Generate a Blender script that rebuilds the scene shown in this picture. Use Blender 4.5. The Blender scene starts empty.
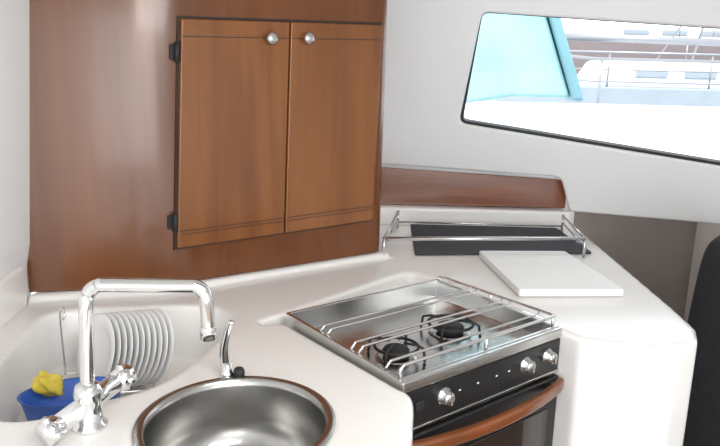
import bpy, bmesh, math, random
from mathutils import Vector, Matrix
random.seed(3)
sc=bpy.context.scene
sc.view_settings.view_transform='Standard'
COL=sc.collection

# ------------------------------------------------------------ materials
def mat(name,col,rough=.5,metal=0,coat=0,bump=0,bscale=60,var=0,vscale=4,spec=.5,aniso=None):
    m=bpy.data.materials.new(name); m.use_nodes=True
    nt=m.node_tree; b=nt.nodes['Principled BSDF']
    b.inputs['Base Color'].default_value=(*col,1); b.inputs['Roughness'].default_value=rough
    b.inputs['Metallic'].default_value=metal; b.inputs['Coat Weight'].default_value=coat
    b.inputs['Coat Roughness'].default_value=.12; b.inputs['Specular IOR Level'].default_value=spec
    tc=nt.nodes.new('ShaderNodeTexCoord')
    if var:
        n=nt.nodes.new('ShaderNodeTexNoise'); n.inputs['Scale'].default_value=vscale; n.inputs['Detail'].default_value=4
        r=nt.nodes.new('ShaderNodeValToRGB')
        r.color_ramp.elements[0].position=.3; r.color_ramp.elements[1].position=.7
        r.color_ramp.elements[0].color=(*[c*(1-var) for c in col],1); r.color_ramp.elements[1].color=(*[min(1,c*(1+var)) for c in col],1)
        nt.links.new(tc.outputs['Object'],n.inputs['Vector']); nt.links.new(n.outputs['Fac'],r.inputs['Fac']); nt.links.new(r.outputs['Color'],b.inputs['Base Color'])
    if bump:
        n=nt.nodes.new('ShaderNodeTexNoise'); n.inputs['Scale'].default_value=bscale; n.inputs['Detail'].default_value=3
        bp=nt.nodes.new('ShaderNodeBump'); bp.inputs['Strength'].default_value=bump; bp.inputs['Distance'].default_value=.004
        v=tc.outputs['Object']
        if aniso:
            mp=nt.nodes.new('ShaderNodeMapping'); mp.inputs['Scale'].default_value=aniso; nt.links.new(v,mp.inputs['Vector']); v=mp.outputs['Vector']
        nt.links.new(v,n.inputs['Vector']); nt.links.new(n.outputs['Fac'],bp.inputs['Height']); nt.links.new(bp.outputs['Normal'],b.inputs['Normal'])
    return m
def wood(name,scale,c0,c1,rough=.26,fine=.35):
    m=bpy.data.materials.new(name); m.use_nodes=True; nt=m.node_tree; b=nt.nodes['Principled BSDF']
    tc=nt.nodes.new('ShaderNodeTexCoord'); mp=nt.nodes.new('ShaderNodeMapping'); mp.inputs['Scale'].default_value=scale
    n=nt.nodes.new('ShaderNodeTexNoise'); n.inputs['Scale'].default_value=1; n.inputs['Detail'].default_value=6; n.inputs['Roughness'].default_value=.5; n.inputs['Distortion'].default_value=1.2
    r=nt.nodes.new('ShaderNodeValToRGB'); e=r.color_ramp.elements
    e[0].position=.25; e[0].color=(*c0,1); e[1].position=.75; e[1].color=(*c1,1)
    mp2=nt.nodes.new('ShaderNodeMapping'); mp2.inputs['Scale'].default_value=[s*12 if s>2 else s*3 for s in scale]
    n2=nt.nodes.new('ShaderNodeTexNoise'); n2.inputs['Scale'].default_value=1; n2.inputs['Detail'].default_value=5
    r2=nt.nodes.new('ShaderNodeValToRGB'); r2.color_ramp.elements[0].position=.35; r2.color_ramp.elements[0].color=(.78,.78,.78,1); r2.color_ramp.elements[1].position=.6; r2.color_ramp.elements[1].color=(1,1,1,1)
    mx=nt.nodes.new('ShaderNodeMixRGB'); mx.blend_type='MULTIPLY'; mx.inputs['Fac'].default_value=fine
    L=nt.links.new
    L(tc.outputs['Object'],mp.inputs['Vector']); L(mp.outputs['Vector'],n.inputs['Vector']); L(n.outputs['Fac'],r.inputs['Fac'])
    L(tc.outputs['Object'],mp2.inputs['Vector']); L(mp2.outputs['Vector'],n2.inputs['Vector']); L(n2.outputs['Fac'],r2.inputs['Fac'])
    L(r.outputs['Color'],mx.inputs['Color1']); L(r2.outputs['Color'],mx.inputs['Color2']); L(mx.outputs['Color'],b.inputs['Base Color'])
    b.inputs['Roughness'].default_value=rough; b.inputs['Coat Weight'].default_value=.3; b.inputs['Coat Roughness'].default_value=.1
    return m
GEL=mat('gelcoat_white',(.87,.85,.82),.2,coat=.4,var=.012,vscale=2)
WALLM=mat('liner_white',(.80,.80,.80),.45,var=.015,vscale=2,bump=.05,bscale=200)
CEIL=mat('ceiling_white',(.82,.82,.81),.6,var=.02)
WOOD=wood('cherry_wood_vertical',(4,4,.6),(.092,.026,.005),(.205,.066,.014))
WOODD=wood('cherry_wood_door',(5,5,.7),(.135,.042,.008),(.275,.098,.023))
WOODH=wood('cherry_wood_horizontal',(1.2,9,14),(.13,.035,.010),(.25,.074,.022))
DARKW=mat('groove_dark',(.03,.012,.006),.6,var=.2)
STEEL=mat('brushed_steel',(.62,.62,.61),.2,1,bump=.06,bscale=30,aniso=(1,30,30))
STEELS=mat('sink_steel',(.46,.455,.44),.24,1,bump=.06,bscale=120)
CHROME=mat('chrome',(.80,.80,.80),.07,1,var=.01)
BLACK=mat('black_enamel',(.012,.012,.013),.28,var=.1)
BLKM=mat('black_cast_iron',(.015,.015,.016),.6,bump=.2,bscale=300)
GLASS=mat('oven_glass',(.02,.012,.010),.05,coat=.5,var=.1)
RUB=mat('window_rubber',(.02,.02,.022),.5,var=.1)
MATM=mat('charcoal_mat',(.045,.047,.055),.8,bump=.4,bscale=250,var=.15,vscale=60)
PLASTIC=mat('white_plastic',(.90,.90,.88),.45,var=.01)
PORC=mat('porcelain',(.88,.88,.87),.2,coat=.3,var=.01)
BLUE=mat('blue_plastic',(.04,.14,.55),.4,var=.05)
YEL=mat('yellow_rubber',(.72,.56,.06),.5,var=.1,vscale=20)
TAUPE=mat('taupe_vinyl',(.20,.165,.145),.7,bump=.2,bscale=150,var=.08)
TAUPE2=mat('taupe_panel',(.32,.27,.24),.7,bump=.2,bscale=150,var=.05)
FABR=mat('black_fabric',(.012,.012,.014),.85,bump=.5,bscale=300,var=.2,vscale=30)
FLOORM=wood('teak_floor',(2,14,2),(.12,.08,.05),(.22,.15,.10))
TEAL=mat('turquoise_canvas',(.24,.43,.46),.6,var=.15,vscale=3)
TEALD=mat('turquoise_stripe',(.13,.27,.31),.6,var=.06)
HULLW=mat('hull_white',(.85,.86,.87),.4,var=.02)
HULLG=mat('hull_grey',(.26,.30,.34),.5,var=.05)
HULLR=mat('hull_brown',(.16,.13,.13),.5,var=.05)
DOCK=mat('pontoon_concrete',(.75,.74,.72),.9,var=.06,vscale=8)
ALU=mat('aluminium',(.25,.26,.28),.4,.6,var=.02)

# ------------------------------------------------------------ mesh helpers
def obj(name,me,m=None,parent=None,smooth=False):
    o=bpy.data.objects.new(name,me); COL.objects.link(o)
    if m: me.materials.clear(); me.materials.append(m)
    if smooth:
        for p in me.polygons: p.use_smooth=True
    if parent: o.parent=parent
    return o
def empty(name,loc=(0,0,0),rz=0):
    e=bpy.data.objects.new(name,None); COL.objects.link(e); e.location=loc; e.rotation_euler=(0,0,rz); e.empty_display_size=.05; return e
def prism_bm(bm,pts,z0,z1,top=None):
    top=top or pts
    a=[bm.verts.new((p[0],p[1],z0)) for p in pts]; b=[bm.verts.new((p[0],p[1],z1)) for p in top]
    n=len(pts); bm.faces.new(a[::-1]); bm.faces.new(b)
    for i in range(n): bm.faces.new((a[i],a[(i+1)%n],b[(i+1)%n],b[i]))
def fin(bm,name):
    bmesh.ops.recalc_face_normals(bm,faces=bm.faces[:]); me=bpy.data.meshes.new(name); bm.to_mesh(me); bm.free(); return me
def prism(name,pts,z0,z1,m,parent=None,bev=0,seg=3,smooth=False,top=None):
    bm=bmesh.new(); prism_bm(bm,pts,z0,z1,top); o=obj(name,fin(bm,name),m,parent,smooth)
    if bev: addbev(o,bev,seg)
    return o
def addbev(o,w,seg=3,ang=30):
    b=o.modifiers.new('bev','BEVEL'); b.width=w; b.segments=seg; b.limit_method='ANGLE'; b.angle_limit=math.radians(ang)
    for p in o.data.polygons: p.use_smooth=True
    w2=o.modifiers.new('wn','WEIGHTED_NORMAL'); w2.keep_sharp=False
def box(name,c,s,m,parent=None,bev=0,rz=0,seg=3):
    x,y,z=s[0]/2,s[1]/2,s[2]/2
    o=prism(name,[(-x,-y),(x,-y),(x,y),(-x,y)],-z,z,m,parent,bev,seg); o.location=c; o.rotation_euler=(0,0,rz); return o
def catmull(pts,k=6,closed=True):
    n=len(pts); out=[]
    P=[Vector(p) for p in pts]
    rng=range(n) if closed else range(n-1)
    for i in rng:
        if closed: p0,p1,p2,p3=P[i-1],P[i],P[(i+1)%n],P[(i+2)%n]
        else: p0,p1,p2,p3=P[max(i-1,0)],P[i],P[i+1],P[min(i+2,n-1)]
        for j in range(k):
            t=j/k; out.append(.5*((2*p1)+(p2-p0)*t+(2*p0-5*p1+4*p2-p3)*t*t+(3*p1-p0-3*p2+p3)*t**3))
    if not closed: out.append(P[-1])
    return out
def rounded(pts,r,seg=6):
    out=[]; n=len(pts); P=[Vector(p[:2]) for p in pts]
    for i in range(n):
        rr=r[i] if isinstance(r,(list,tuple)) else r
        a,b,c=P[i-1],P[i],P[(i+1)%n]
        if rr<=0: out.append(b); continue
        d1=(a-b).normalized(); d2=(c-b).normalized()
        h=math.acos(max(-1,min(1,d1.dot(d2))))/2; L=min(rr/math.tan(h),(a-b).length*.48,(c-b).length*.48)
        p1=b+d1*L; p2=b+d2*L
        for j in range(seg+1):
            t=j/seg; out.append((1-t)**2*p1+2*t*(1-t)*b+t*t*p2)
    return out
def tube(name,pts,r,m,parent=None,cyclic=False,res=10,smoothk=0,caps=True,flat=1):
    P=[Vector(p) for p in pts]
    if smoothk: P=catmull(P,smoothk,cyclic)
    n=len(P); bm=bmesh.new(); rings=[]
    rad=r if callable(r) else (lambda t:r)
    prev=None
    for i in range(n):
        if cyclic: tg=(P[(i+1)%n]-P[i-1]).normalized()
        else: tg=(P[min(i+1,n-1)]-P[max(i-1,0)]).normalized()
        if prev is None:
            up=Vector((0,0,1)) if abs(tg.z)<.9 else Vector((1,0,0))
            u=tg.cross(up).normalized()
        else:
            u=(prev-tg*prev.dot(tg)).normalized()
        prev=u; v=tg.cross(u)
        R=rad(i/max(1,n-1))
        rings.append([bm.verts.new(P[i]+(u*math.cos(2*math.pi*k/res)*flat+v*math.sin(2*math.pi*k/res))*R) for k in range(res)])
    rng=range(n) if cyclic else range(n-1)
    for i in rng:
        A,B=rings[i],rings[(i+1)%n]
        for k in range(res): bm.faces.new((A[k],A[(k+1)%res],B[(k+1)%res],B[k]))
    if not cyclic and caps: bm.faces.new(rings[0][::-1]); bm.faces.new(rings[-1])
    return obj(name,fin(bm,name),m,parent,True)
def lathe(name,prof,m,parent=None,loc=(0,0,0),rot=(0,0,0),seg=40,sx=1,sy=1,smooth=True):
    bm=bmesh.new(); rings=[]
    for r,z in prof:
        if r<1e-5: rings.append([bm.verts.new((0,0,z))])
        else: rings.append([bm.verts.new((r*sx*math.cos(2*math.pi*k/seg),r*sy*math.sin(2*math.pi*k/seg),z)) for k in range(seg)])
    for A,B in zip(rings,rings[1:]):
        if len(A)==1 and len(B)==1: continue
        for k in range(seg):
            k2=(k+1)%seg
            if len(A)==1: bm.faces.new((A[0],B[k2],B[k]))
            elif len(B)==1: bm.faces.new((A[k],A[k2],B[0]))
            else: bm.faces.new((A[k],A[k2],B[k2],B[k]))
    o=obj(name,fin(bm,name),m,parent,smooth); o.location=loc; o.rotation_euler=rot; return o
def bake(o):
    dg=bpy.context.evaluated_depsgraph_get(); dg.update(); me=bpy.data.meshes.new_from_object(o.evaluated_get(dg))
    o.modifiers.clear(); o.data=me
def boolean(o,cutters,op='DIFFERENCE'):
    for c in cutters:
        b=o.modifiers.new('b','BOOLEAN'); b.operation=op; b.object=c; b.solver='EXACT'
        bake(o); bpy.data.objects.remove(c)

# ------------------------------------------------------------ stove frame
ex=Vector((.785,.619)).normalized(); ey=Vector((-ex.y,ex.x)); F=Vector((.091,1.224)); SW,SD=.548,.450
def SP(x,y): return tuple(F+ex*x+ey*y)
# ------------------------------------------------------------ worktop (moulded fibreglass)
A=Vector((-.56,1.775)); d=Vector((.813,.582)).normalized(); nrm=Vector((d.y,-d.x))
B=A+d*.800
outl=[(-.905,.45),(0,.70),(.06,.76),(.088,.87),(.112,1.12),(.116,1.165),(.108,1.198),SP(-.008,-.012),SP(-.008,SD+.008),SP(SW+.008,SD+.008),SP(SW+.008,-.012),
 (.56,1.51),(.62,1.485),(.70,1.47),(.79,1.478),(.86,1.52),(.895,1.60),(.91,1.75),(.965,2.5),(.985,2.86),(-.905,2.86)]
wt=prism('galley_worktop',outl,0,.92,GEL)
cabfoot=[(-.905,1.68)]+[tuple(q) for q in rounded([(-.905,1.68),A,B,B-nrm*.6,(-.905,2.7)],[0,.5,.055,0,0],8)[1:]]
plinth=prism('c',[(-.905,1.66),(-.555,1.758),tuple(B+d*.01+nrm*.018),tuple(B+d*.01-nrm*.6),(-.905,2.7)],.88,.940,GEL)
boolean(wt,[plinth],'UNION')
rec=catmull([(-.79,1.60),(-.60,1.655),(-.42,1.67),(-.335,1.60),(-.325,1.48),(-.36,1.30),(-.41,1.19),(-.49,1.125),(-.555,1.065),(-.63,1.045),(-.71,1.10),(-.77,1.28),(-.805,1.45)],6)
rc=Vector((-.57,1.38))
rec2=[rc+(p-rc)*.88 for p in rec]
c1=prism('c',rec2,.775,1.0,GEL,top=[rc+(p-rc)*1.05 for p in rec])
SC=Vector((-.214,1.06))
c2=prism('c',[SC+Vector((math.cos(a*math.pi/24),math.sin(a*math.pi/24)))*.168 for a in range(48)],.70,1.0,GEL)
c3=prism('c',rounded([(-.268,1.545),(.166,2.06),(.29,1.965),SP(SW+.004,SD-.02),SP(0,SD-.02)],[.03,.04,.04,0,0],5),.882,1.0,GEL)
boolean(wt,[c1,c2,c3])
rm=wt.modifiers.new('r','REMESH'); rm.mode='VOXEL'; rm.voxel_size=.0065; rm.use_smooth_shade=True
sm=wt.modifiers.new('s','SMOOTH'); sm.factor=.5; sm.iterations=16
bake(wt); wt.data.materials.clear(); wt.data.materials.append(GEL)
for p in wt.data.polygons: p.use_smooth=True

prism('trim_1',rounded([(-.05,2.80),(.93,2.80),(.965,2.83),(.965,2.90),(-.05,2.90)],[0,.02,.02,0,0]),.915,1.0,GEL,bev=.012)
bm=bmesh.new()
q=[(.02,1.0),(.93,1.005),(.93,1.115),(.915,1.13),(.895,1.135),(.02,1.172)]
a=[bm.verts.new((x,2.865,z)) for x,z in q]; b=[bm.verts.new((x,2.885,z)) for x,z in q]
bm.faces.new(a); bm.faces.new(b[::-1])
for i in range(len(q)): bm.faces.new((a[i],b[i],b[(i+1)%len(q)],a[(i+1)%len(q)]))
o=obj('wooden_splash_board',fin(bm,'sb'),WOODH); addbev(o,.003,2)

# ------------------------------------------------------------ cabinet
cab=empty('kitchen_cabinet')
prism('carcass',cabfoot,.943,1.995,WOOD,cab,smooth=False)
for p in bpy.data.objects['carcass'].data.polygons: p.use_smooth=abs(p.normal.z)<.5
bpy.data.objects['carcass'].data.set_sharp_from_angle(angle=math.radians(35))
def CP(al,z,off=0): v=A+d*al+nrm*off; return Vector((v.x,v.y,z))
def cquad(name,qs,o0,o1,m,bev=.004,par=cab):
    bm=bmesh.new(); a=[bm.verts.new(CP(x,z,o0)) for x,z in qs]; b=[bm.verts.new(CP(x,z,o1)) for x,z in qs]
    bm.faces.new(a[::-1]); bm.faces.new(b)
    for i in range(len(qs)): bm.faces.new((a[i],a[(i+1)%len(qs)],b[(i+1)%len(qs)],b[i]))
    o=obj(name,fin(bm,name),m,par)
    if bev: addbev(o,bev,2)
    return o
cquad('door_shadow_gap',[(.028,1.046),(.738,1.060),(.753,1.730),(.060,1.696)],-.001,.004,DARKW,0)
cquad('cabinet_door_left',[(.034,1.053),(.3795,1.059),(.3985,1.704),(.066,1.688)],.0,.020,WOODD)
cquad('cabinet_door_right',[(.3845,1.059),(.731,1.067),(.745,1.721),(.4035,1.7045)],.0,.020,WOODD)
def lerp(a,b,t): return a+(b-a)*t
for nm,(x0b,x1b,x0t,x1t,zb0,zb1,zt0,zt1) in {'l':(.034,.3795,.066,.3985,1.053,1.059,1.688,1.704),'r':(.3845,.731,.4035,.745,1.059,1.067,1.7045,1.721)}.items():
    for k,t in enumerate((.060,.076,.925)):
        h=.0022/.65
        def qz(t): return [(lerp(x0b,x0t,t)+.004,lerp(zb0,zt0,t)),(lerp(x1b,x1t,t)-.004,lerp(zb1,zt1,t))]
        l=qz(t); u=qz(t+h*1.2); cquad('groove_%s_%d'%(nm,k),[l[0],l[1],u[1],u[0]],.0195,.0204,DARKW,0)
for k,(al,z) in enumerate(((.330,1.652),(.455,1.660))):
    rz=math.atan2(nrm.y,nrm.x)
    o=lathe('knob_%d'%k,[(0,.028),(.009,.0275),(.016,.024),(.0185,.018),(.016,.012),(.007,.009),(.006,0),(.013,0)][::-1],STEEL,cab,CP(al,z,.020),(0,math.pi/2,rz),24)
for k,(al,z) in enumerate(((.056,1.600),(.034,1.128))):
    tube('hinge_%d'%k,[CP(al-.004,z-.026,.014),CP(al-.002,z+.026,.014)],.008,BLKM,cab)
    cquad('hinge_leaf_%d'%k,[(al-.02,z-.02),(al,z-.02),(al,z+.02),(al-.02,z+.02)],.0,.005,BLKM,.001)

# ------------------------------------------------------------ walls
wo=Vector((0,3.0,1.1)); wa=Vector((1,-.22,0)).normalized(); wb=Vector((-.22,-1,0)).normalized(); wu=(Vector((0,0,1))+wb*.25).normalized(); wn=wa.cross(wu).normalized()
if wn.y<0: wn=-wn
def WP(al,up,off=0): return wo+wa*al+wu*up+wn*off
def wpoly(name,qs,o0,o1,m,parent=None):
    bm=bmesh.new(); a=[bm.verts.new(WP(x,z,o0)) for x,z in qs]; b=[bm.verts.new(WP(x,z,o1)) for x,z in qs]
    bm.faces.new(a[::-1]); bm.faces.new(b)
    for i in range(len(qs)): bm.faces.new((a[i],a[(i+1)%len(qs)],b[(i+1)%len(qs)],b[i]))
    return obj(name,fin(bm,name),m,parent)
ww=wpoly('wall_window',rounded([(-1.1,.10),(.90,.055),(.955,-.107),(2.3,-.14),(2.3,.98),(-1.1,.98)],[0,.05,.03,0,0,0]),0,.05,WALLM)
wout=rounded([(.447,.283),(1.10,.197),(1.95,.085),(1.90,.66),(.522,.750)],[.035,0,.06,.06,.035],8)
hole=wpoly('c',wout,-.05,.1,WALLM)
boolean(ww,[hole]); ww.data.materials.clear(); ww.data.materials.append(WALLM); addbev(ww,.012,3)
def ring(name,w,o0,o1,m,par=None):
    bm=bmesh.new(); n=len(wout); I=[]
    for i in range(n):
        t=(wout[(i+1)%n]-wout[i-1]).normalized(); nn=Vector((-t.y,t.x)); wi=w*(.25 if (wout[i].y>.62 ) else 1); I.append(wout[i]+nn*wi)
    L=[]
    for pts,o in ((wout,o0),(I,o0),(I,o1),(wout,o1)): L.append([bm.verts.new(WP(p.x,p.y,o)) for p in pts])
    for k in range(4):
        X,Y=L[k],L[(k+1)%4]
        for i in range(n): bm.faces.new((X[i],X[(i+1)%n],Y[(i+1)%n],Y[i]))
    return obj(name,fin(bm,name),m,par)
win=empty('window_1')
ring('gasket',.013,.012,.045,RUB,win)
prism('wall_back',[(-1.0,3.24),(.3,2.935),(.5,2.90),(.955,2.90),(.955,2.96),(.3,2.99),(-1.0,3.3)],.0,1.20,WALLM)
prism('wall_right_lining',[(.955,3.12),(2.4,2.95),(2.4,3.0),(.955,3.17)],0,1.12,TAUPE)
prism('trim_2',[(1.60,2.55),(1.64,2.55),(1.64,2.98),(1.60,2.98)],0,1.0,TAUPE2)
prism('wall_right',[(2.4,-1.6),(2.46,-1.6),(2.46,3.0),(2.4,3.0)],0,2.0,WALLM)
bm=bmesh.new()
pr=[(-.91,0),(-.91,1.0),(-.895,1.08),(-.83,2.0),(-1.0,2.0),(-1.0,0)]
a=[bm.verts.new((x,-1.6,z)) for x,z in pr]; b=[bm.verts.new((x,1.70,z)) for x,z in pr]
bm.faces.new(a); bm.faces.new(b[::-1])
for i in range(len(pr)): bm.faces.new((a[i],b[i],b[(i+1)%len(pr)],a[(i+1)%len(pr)]))
obj('wall_left',fin(bm,'wl'),WALLM)
prism('trim_3',[(-.91,.45),(-.865,.45),(-.873,1.49),(-.893,1.645),(-.91,1.66)],.915,1.03,GEL,bev=.014)
prism('floor',[(-1,-1.6),(2.46,-1.6),(2.46,3.2),(-1,3.2)],-.05,0,FLOORM)
prism('ceiling',[(-1,-1.6),(2.46,-1.6),(2.46,3.0),(-1,3.0)],2.0,2.05,CEIL)
prism('trim_4',rounded([(-.12,.14),(.72,.14),(.72,.96),(-.12,.96)],.06),1.992,2.0,ALU)

# ------------------------------------------------------------ sink
lathe('round_sink',[(.179,.9215),(.179,.9245),(.176,.926),(.166,.926),(.162,.923),(.159,.91),(.155,.84),(.146,.80),(.12,.782),(.05,.776),(.034,.774),(.030,.768),(0,.768)],STEELS,None,(SC.x,SC.y,0),seg=72)
tp=empty('water_tap',(-.262,1.243,.921))
lathe('base',[(0,0),(.014,0),(.014,.008),(.011,.012),(.010,.03),(0,.031)],CHROME,tp,(-.008,0,0),seg=24)
tube('spout',[(-.010,0,.02),(-.012,-.002,.06),(-.004,-.006,.10),(.006,-.012,.125)],lambda t:.0115-.005*t,CHROME,tp,smoothk=5,flat=.6)
lathe('pump_button',[(0,0),(.012,0),(.012,.014),(.009,.02),(0,.021)],BLKM,tp,(.018,-.004,0),seg=20)

# ------------------------------------------------------------ faucet
fa=empty('kitchen_faucet',(-.468,1.030,.92))
lathe('base_flange',[(0,0),(.030,0),(.030,.006),(.024,.010),(.022,.05),(.024,.065),(.020,.080),(.0125,.085),(0,.086)],CHROME,fa,seg=32)
arc=[(0,0,.07),(.004,0,.16),(.008,0,.235)]
arc+=[(.008+.03*(1-math.cos(t*math.pi/10)),.003,.232+.03*math.sin(t*math.pi/10)) for t in range(1,6)]
arc+=[(.10,.012,.260),(.175,.022,.258)]
arc+=[(.180+.026*math.sin(t*math.pi/10),.024,.232+.026*math.cos(t*math.pi/10)) for t in range(1,6)]
arc+=[(.207,.026,.20),(.207,.027,.178)]
tube('spout',arc,.0122,CHROME,fa,smoothk=3,res=16)
lathe('aerator',[(0,0),(.0138,0),(.0138,.022),(.012,.025),(0,.025)],CHROME,fa,(.207,.027,.160),seg=24)
bd=Vector((.060,.10,.030)).normalized(); bc=Vector((0,.000,.046))
tube('mixer_barrel',[bc-bd*.058,bc+bd*.058],.0175,CHROME,fa,res=24)
for s in (-1,1):
    e=bc+bd*(.061*s); tube('handle_hub_%d'%(s+1),[e,e+bd*(.030*s)],.0205,CHROME,fa,res=24)
    u=bd.cross(Vector((0,0,1))).normalized(); w=bd.cross(u)
    e2=e+bd*(.016*s)
    for k,(v) in enumerate((u,w)):
        tube('handle_cross_%d_%d'%(s+1,k),[e2-v*.027,e2+v*.027],.0062,CHROME,fa,res=12)

# ------------------------------------------------------------ dishes in the recess
pl=empty('plate_stack')
N=Vector((-.66,-.66,.30)).normalized()
rot=N.to_track_quat('Z','Y').to_euler()
prof=[(0,0),(.055,0),(.060,.002),(.092,.010),(.094,.0112),(.092,.0122),(.058,.0042),(.053,.002),(0,.002)]
for i in range(11):
    c=Vector((-.625,1.455,.872))+Vector((.0120,.0060,-.0006))*i
    lathe('plate_%d'%i,prof,PORC,pl,c,rot,40)
dr=empty('wire_dish_rack')
tube('frame',[(-.72,1.37,.79),(-.49,1.43,.79),(-.52,1.57,.79),(-.74,1.50,.79)],.003,CHROME,dr,True)
tube('hoop',[(-.735,1.50,.79),(-.737,1.50,.90),(-.737,1.50,.955),(-.728,1.50,.965),(-.722,1.49,.95),(-.726,1.49,.94)],.0028,CHROME,dr,smoothk=4)
lathe('blue_bowl',[(0,.0),(.060,0),(.075,.03),(.084,.078),(.088,.080),(.082,.078),(.070,.03),(.05,.006),(0,.006)],BLUE,None,(-.610,1.268,.785),(0,0,.35),40,1.2,.75)
bm=bmesh.new(); bmesh.ops.create_icosphere(bm,subdivisions=4,radius=1)
for v in bm.verts:
    n=v.co.copy(); k=1+.2*math.sin(4*n.x+1)*math.cos(5*n.y)+.1*math.sin(7*n.z+3*n.x); v.co=Vector((n.x*.032*k,n.y*.022*k,n.z*.024*k))
o=obj('yellow_rubber_glove',fin(bm,'g'),YEL,None,True); o.location=(-.665,1.280,.872); o.rotation_euler=(.2,.6,.5)

# ------------------------------------------------------------ stove
st=empty('gas_stove',(F.x,F.y,0),math.atan2(ex.y,ex.x))
box('oven_body',(SW/2,SD/2+.004,.60),(SW-.01,SD-.012,.56),STEEL,st)
w=.010
O=[(0,0),(SW,0),(SW,SD),(0,SD)]; I=[(w,w),(SW-w,w),(SW-w,SD-w),(w,SD-w)]
J=[(w+.006,w+.012),(SW-w-.006,w+.012),(SW-w-.006,SD-w-.006),(w+.006,SD-w-.006)]
bm=bmesh.new()
def rimz(i): return (.930,.930,.942,.942)[i]
L=[[bm.verts.new((x,y,(rimz(i) if z is None else z))) for i,(x,y) in enumerate(pts)] for pts,z in ((O,.884),(O,None),(I,None),(J,.888))]
for X,Y in zip(L,L[1:]):
    for i in range(4): bm.faces.new((X[i],X[(i+1)%4],Y[(i+1)%4],Y[i]))
bm.faces.new(L[-1])
o=obj('hob_tray',fin(bm,'tray'),STEEL,st); addbev(o,.003,3)
box('front_strip',(SW/2,-.004,.915),(SW,.014,.026),STEEL,st,.004)
box('control_panel',(SW/2,-.001,.856),(SW,.014,.086),BLACK,st,.003)
box('panel_trim',(SW/2,-.004,.812),(SW,.016,.008),STEEL,st,.002)
for k,x in enumerate((.125,.408,.497)):
    lathe('knob_%d'%k,[(.021,0),(.021,.003),(.016,.005),(.015,.018),(.013,.021),(0,.021)],STEEL,st,(x,-.008,.862),(math.pi/2,0,0),28)
    box('knob_grip_%d'%k,(x,-.031,.862),(.006,.008,.026),STEEL,st,.002)
for k,x in enumerate((.175,.235,.30,.345)):
    box('panel_mark_%d'%k,(x,-.0085,.862),(.006,.001,.003),PLASTIC,st)
box('ignition_button',(.05,-.009,.862),(.022,.008,.022),BLKM,st,.003)
box('oven_door',(SW/2,-.006,.585),(SW-.004,.022,.43),BLACK,st,.006)
box('oven_window',(SW/2,-.0185,.57),(SW-.09,.004,.30),GLASS,st,.002)
hp=[(SW*i/16,-.020-.040*math.sin(math.pi*i/16)**.7,.782) for i in range(17)]
bm=bmesh.new(); R=[]
for x,y,z in hp:
    R.append([bm.verts.new((x,y+a,z+b)) for a,b in ((-.011,-.015),(.011,-.015),(.011,.015),(-.011,.015))])
for X,Y in zip(R,R[1:]):
    for i in range(4): bm.faces.new((X[i],X[(i+1)%4],Y[(i+1)%4],Y[i]))
bm.faces.new(R[0]); bm.faces.new(R[-1]); o=obj('wooden_handle',fin(bm,'h'),WOODH,st); addbev(o,.007,3,40)
for k,x in enumerate((.03,SW-.03)): box('handle_bracket_%d'%k,(x,-.014,.782),(.02,.03,.018),STEEL,st,.002)
e=.008
tube('fiddle_rail',[(e,e,.928),(e,e,.950)]+[(p.x,p.y,.957) for p in [Vector((e+.008,e)),Vector((SW-e-.012,e)),Vector((SW-e-.003,e+.003)),Vector((SW-e,e+.012))]]+[(SW-e,SD-.05,.957),(SW-e,SD-.02,.952),(SW-e,SD-e,.940)],.0042,CHROME,st)
tube('fiddle_rail_low',[(SW-e-.016,e+.02,.945),(SW-e-.016,SD-.04,.945)],.0032,CHROME,st)
for k,(x,y) in enumerate(((SW-e-.004,e+.004),(SW/2,e),(SW-e,SD*.5))):
    tube('fiddle_post_%d'%k,[(x,y,.926),(x,y,.957)],.0042,CHROME,st)
for k,y in enumerate((.055,.150,.178,.275,.303)):
    tube('pan_bar_%d'%k,[(e,y,.934),(e+.012,y,.948),(SW-e-.012,y,.948),(SW-e,y,.957)],.0034,CHROME,st)
for k,(x,y,s) in enumerate(((.135,.165,.85),(.355,.20,.95))):
    lathe('burner_bowl_%d'%k,[(.060*s,.890),(.055*s,.893),(.045*s,.891),(0,.891)],STEEL,st,(x,y,0),seg=36)
    lathe('burner_head_%d'%k,[(0,.890),(.036*s,.890),(.038*s,.907),(.034*s,.912),(.022*s,.915),(0,.915)],BLKM,st,(x,y,0),seg=36)
    tube('trivet_ring_%d'%k,[(x+.062*s*math.cos(t*math.pi/16),y+.062*s*math.sin(t*math.pi/16),.916) for t in range(32)],.0038,BLKM,st,True,res=8)
    for j in range(4):
        an=j*math.pi/2+.5; c_,s_=math.cos(an),math.sin(an)
        tube('trivet_arm_%d_%d'%(k,j),[(x+.085*c_*s,y+.085*s_*s,.890),(x+.080*c_*s,y+.080*s_*s,.922),(x+.06*c_*s,y+.06*s_*s,.928),(x+.022*c_*s,y+.022*s_*s,.927)],.0036,BLKM,st,res=8)

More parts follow.
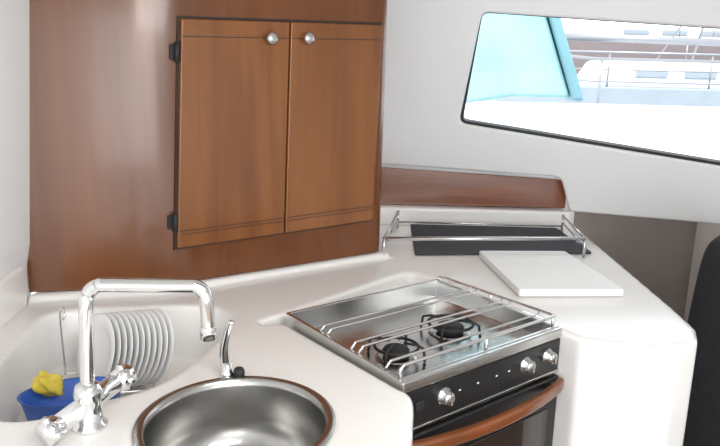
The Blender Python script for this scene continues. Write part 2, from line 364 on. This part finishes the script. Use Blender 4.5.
# ------------------------------------------------------------ shelf rail + mat + board
rl=empty('steel_fiddle_rack')
zr=.992
FL,FR,BR_,BL_=(.088,2.225),(.835,2.31),(.885,2.74),(.165,2.74)
tube('front_rail',[(*FL,zr),(*FR,zr)],.0080,STEEL,rl)
tube('back_rail',[(*BL_,zr-.045),(*BR_,zr-.045)],.004,STEEL,rl)
for k,(p,q_) in enumerate(((FL,BL_),(FR,BR_))):
    for dz in (0,-.03): tube('side_rail_%d_%d'%(k,dz<0),[(*p,zr+dz),(*q_,zr+dz)],.0048,STEEL,rl)
for k,p in enumerate((FL,FR,BR_,BL_)):
    tube('post_%d'%k,[(*p,.921),(*p,zr+.006)],.0060,STEEL,rl)
prism('charcoal_mat',rounded([(.205,2.27),(.885,2.36),(.875,2.79),(.225,2.79)],.015),.921,.929,MATM,bev=.002)
board=prism('cutting_board',rounded([(-.163,-.23),(.163,-.23),(.163,.23),(-.163,.23)],.012),0,.024,PLASTIC,bev=.004)
board.location=(.62,2.06,.9215); board.rotation_euler=(0,0,math.radians(5))

# ------------------------------------------------------------ black bag at right
bg=empty('black_backpack',(1.30,2.05,0),.5)
bm=bmesh.new(); bmesh.ops.create_cube(bm,size=1); bmesh.ops.subdivide_edges(bm,edges=bm.edges[:],cuts=6,use_grid_fill=True)
for v in bm.verts:
    n=v.co*2; v.co=Vector((n.x*.17*(1-.12*n.z**2)*(1-.06*n.y*n.y),n.y*.12*(1-.18*n.z*n.z)*(1-.1*n.x*n.x),.54+n.z*.54-(.04*n.x*n.x if n.z>0 else 0)))
o=obj('bag_body',fin(bm,'bag'),FABR,bg,True); ss=o.modifiers.new('s','SUBSURF'); ss.levels=2; ss.render_levels=2
for s in (-1,1): tube('strap_%d'%(s+1),[(s*.08,-.09,1.0),(s*.09,-.14,.84),(s*.10,-.14,.48),(s*.12,-.12,.22)],.014,FABR,bg,smoothk=6)
tube('buckle',[(-.115+.018*math.cos(t*math.pi/8),-.160,.86+.022*math.sin(t*math.pi/8)) for t in range(16)],.004,CHROME,bg,True)
tube('grab_loop',[(-.03,-.05,1.04),(-.02,-.05,1.10),(.02,-.05,1.10),(.03,-.05,1.04)],.008,FABR,bg,smoothk=5)

# ------------------------------------------------------------ marina outside
prism('marina_ground',[(-30,3.6),(60,3.6),(60,60),(-30,60)],-.6,-.5,DOCK)
def hull(name,x,y,L,W,z0,z1,m,rz=0,cabin=True,mast=True,mcab=None):
    e=empty(name,(x,y,0),rz)
    pts=[(-L/2,-W/2),(L*.25,-W/2),(L*.42,-W*.25),(L/2,0),(L*.42,W*.25),(L*.25,W/2),(-L/2,W/2)]
    low=[(px*.92,py*.75) for px,py in pts]
    prism('hull',low,z0,z1,m,e,top=pts,bev=.03)
    if cabin: prism('cabin',[(-L*.3,-W*.3),(L*.18,-W*.3),(L*.18,W*.3),(-L*.3,W*.3)],z1,z1+.45,mcab or HULLW,e,bev=.06,top=[(-L*.27,-W*.26),(L*.10,-W*.26),(L*.10,W*.26),(-L*.27,W*.26)])
    if cabin:
        for k in range(4): box('cabin_window_%d'%k,(-L*.2+k*L*.09,-W*.292,z1+.22),(L*.06,.03,.13),HULLG,e,.02)
    if mast:
        tube('mast',[(L*.12,0,z1),(L*.12,0,z1+9)],.07,ALU,e); tube('boom',[(L*.12,0,z1+.75),(-L*.35,0,z1+.8)],.06,ALU,e)
        for k,xx in enumerate((.5,-.5,-.1,.3)): tube('stay_%d'%k,[(L*xx,0,z1),(L*.12,0,z1+9)],.018,ALU,e)
    tube('guard_rail',[(-L*.48,-W*.48,z1+.5),(L*.25,-W*.48,z1+.5),(L*.48,0,z1+.55)],.018,ALU,e)
    tube('guard_rail_low',[(-L*.48,-W*.48,z1+.25),(L*.25,-W*.48,z1+.25),(L*.48,0,z1+.3)],.012,ALU,e)
    for k in range(5):
        px=-L*.48+k*L*.18; tube('stanchion_%d'%k,[(px,-W*.48,z1),(px,-W*.48,z1+.5)],.015,ALU,e)
    return e
hull('white_motorboat',4.6,6.4,8,2.2,-.5,1.40,HULLW,math.pi,cabin=False,mast=False)
hull('grey_sailboat',6.2,11.0,8.5,2.4,-.5,1.62,HULLG)
hull('white_sailboat',11,15.0,9,2.6,-.5,2.1,HULLW)
hull('brown_sailboat',10,19.5,12,2.8,-.5,3.0,HULLR)
e=empty('turquoise_boat_cover',(0,0,0))
def slab(name,q,y0,y1,m):
    bm=bmesh.new()
    a=[bm.verts.new((x,y0,z)) for x,z in q]; b=[bm.verts.new((x*1.05,y1,z)) for x,z in q]
    bm.faces.new(a); bm.faces.new(b[::-1]); n=len(q)
    for i in range(n): bm.faces.new((a[i],b[i],b[(i+1)%n],a[(i+1)%n]))
    o=obj(name,fin(bm,name),m,e); addbev(o,.03,3)
slab('canvas',[(.70,1.42),(1.05,1.48),(1.46,1.48),(1.02,2.6),(.70,2.6)],4.6,5.0,TEAL)
slab('canvas_edge',[(1.465,1.46),(1.55,1.46),(1.10,2.6),(1.03,2.6)],4.55,5.0,TEALD)

# ------------------------------------------------------------ lights
w=bpy.data.worlds.new('w'); sc.world=w; w.use_nodes=True
w.node_tree.nodes['Background'].inputs['Color'].default_value=(.90,.95,1,1); w.node_tree.nodes['Background'].inputs['Strength'].default_value=2.6
s=bpy.data.lights.new('sun','SUN'); s.energy=5; s.angle=.02; so=bpy.data.objects.new('sun',s); COL.objects.link(so); so.rotation_euler=(math.radians(38),0,math.radians(-30))
def area(name,loc,tgt,sx,sy,en,col=(1,1,1)):
    l=bpy.data.lights.new(name,'AREA'); l.shape='RECTANGLE'; l.size=sx; l.size_y=sy; l.energy=en; l.color=col
    o=bpy.data.objects.new(name,l); COL.objects.link(o); o.location=loc; o.rotation_euler=(Vector(tgt)-Vector(loc)).to_track_quat('-Z','Y').to_euler(); return o
area('hatch_light',(.3,.55,1.985),(.2,1.3,.9),.75,.7,19,(1,.995,.98))
area('companionway_light',(.6,-1.4,1.5),(0,2,1.2),1.6,1.2,28,(1,.995,.98))

# ------------------------------------------------------------ camera
cd=bpy.data.cameras.new('cam'); cd.sensor_width=36; cd.lens=36*640/720; cd.clip_start=.02
co=bpy.data.objects.new('camera',cd); COL.objects.link(co)
p=math.radians(12); r=math.radians(1.5)
fw=Vector((0,math.cos(p),-math.sin(p))); up0=Vector((0,math.sin(p),math.cos(p))); rt0=Vector((1,0,0))
rt=rt0*math.cos(r)+up0*math.sin(r); up=up0*math.cos(r)-rt0*math.sin(r)
M=Matrix((rt,up,-fw)).transposed().to_4x4(); M.translation=Vector((0,0,1.52)); co.matrix_world=M
sc.camera=co
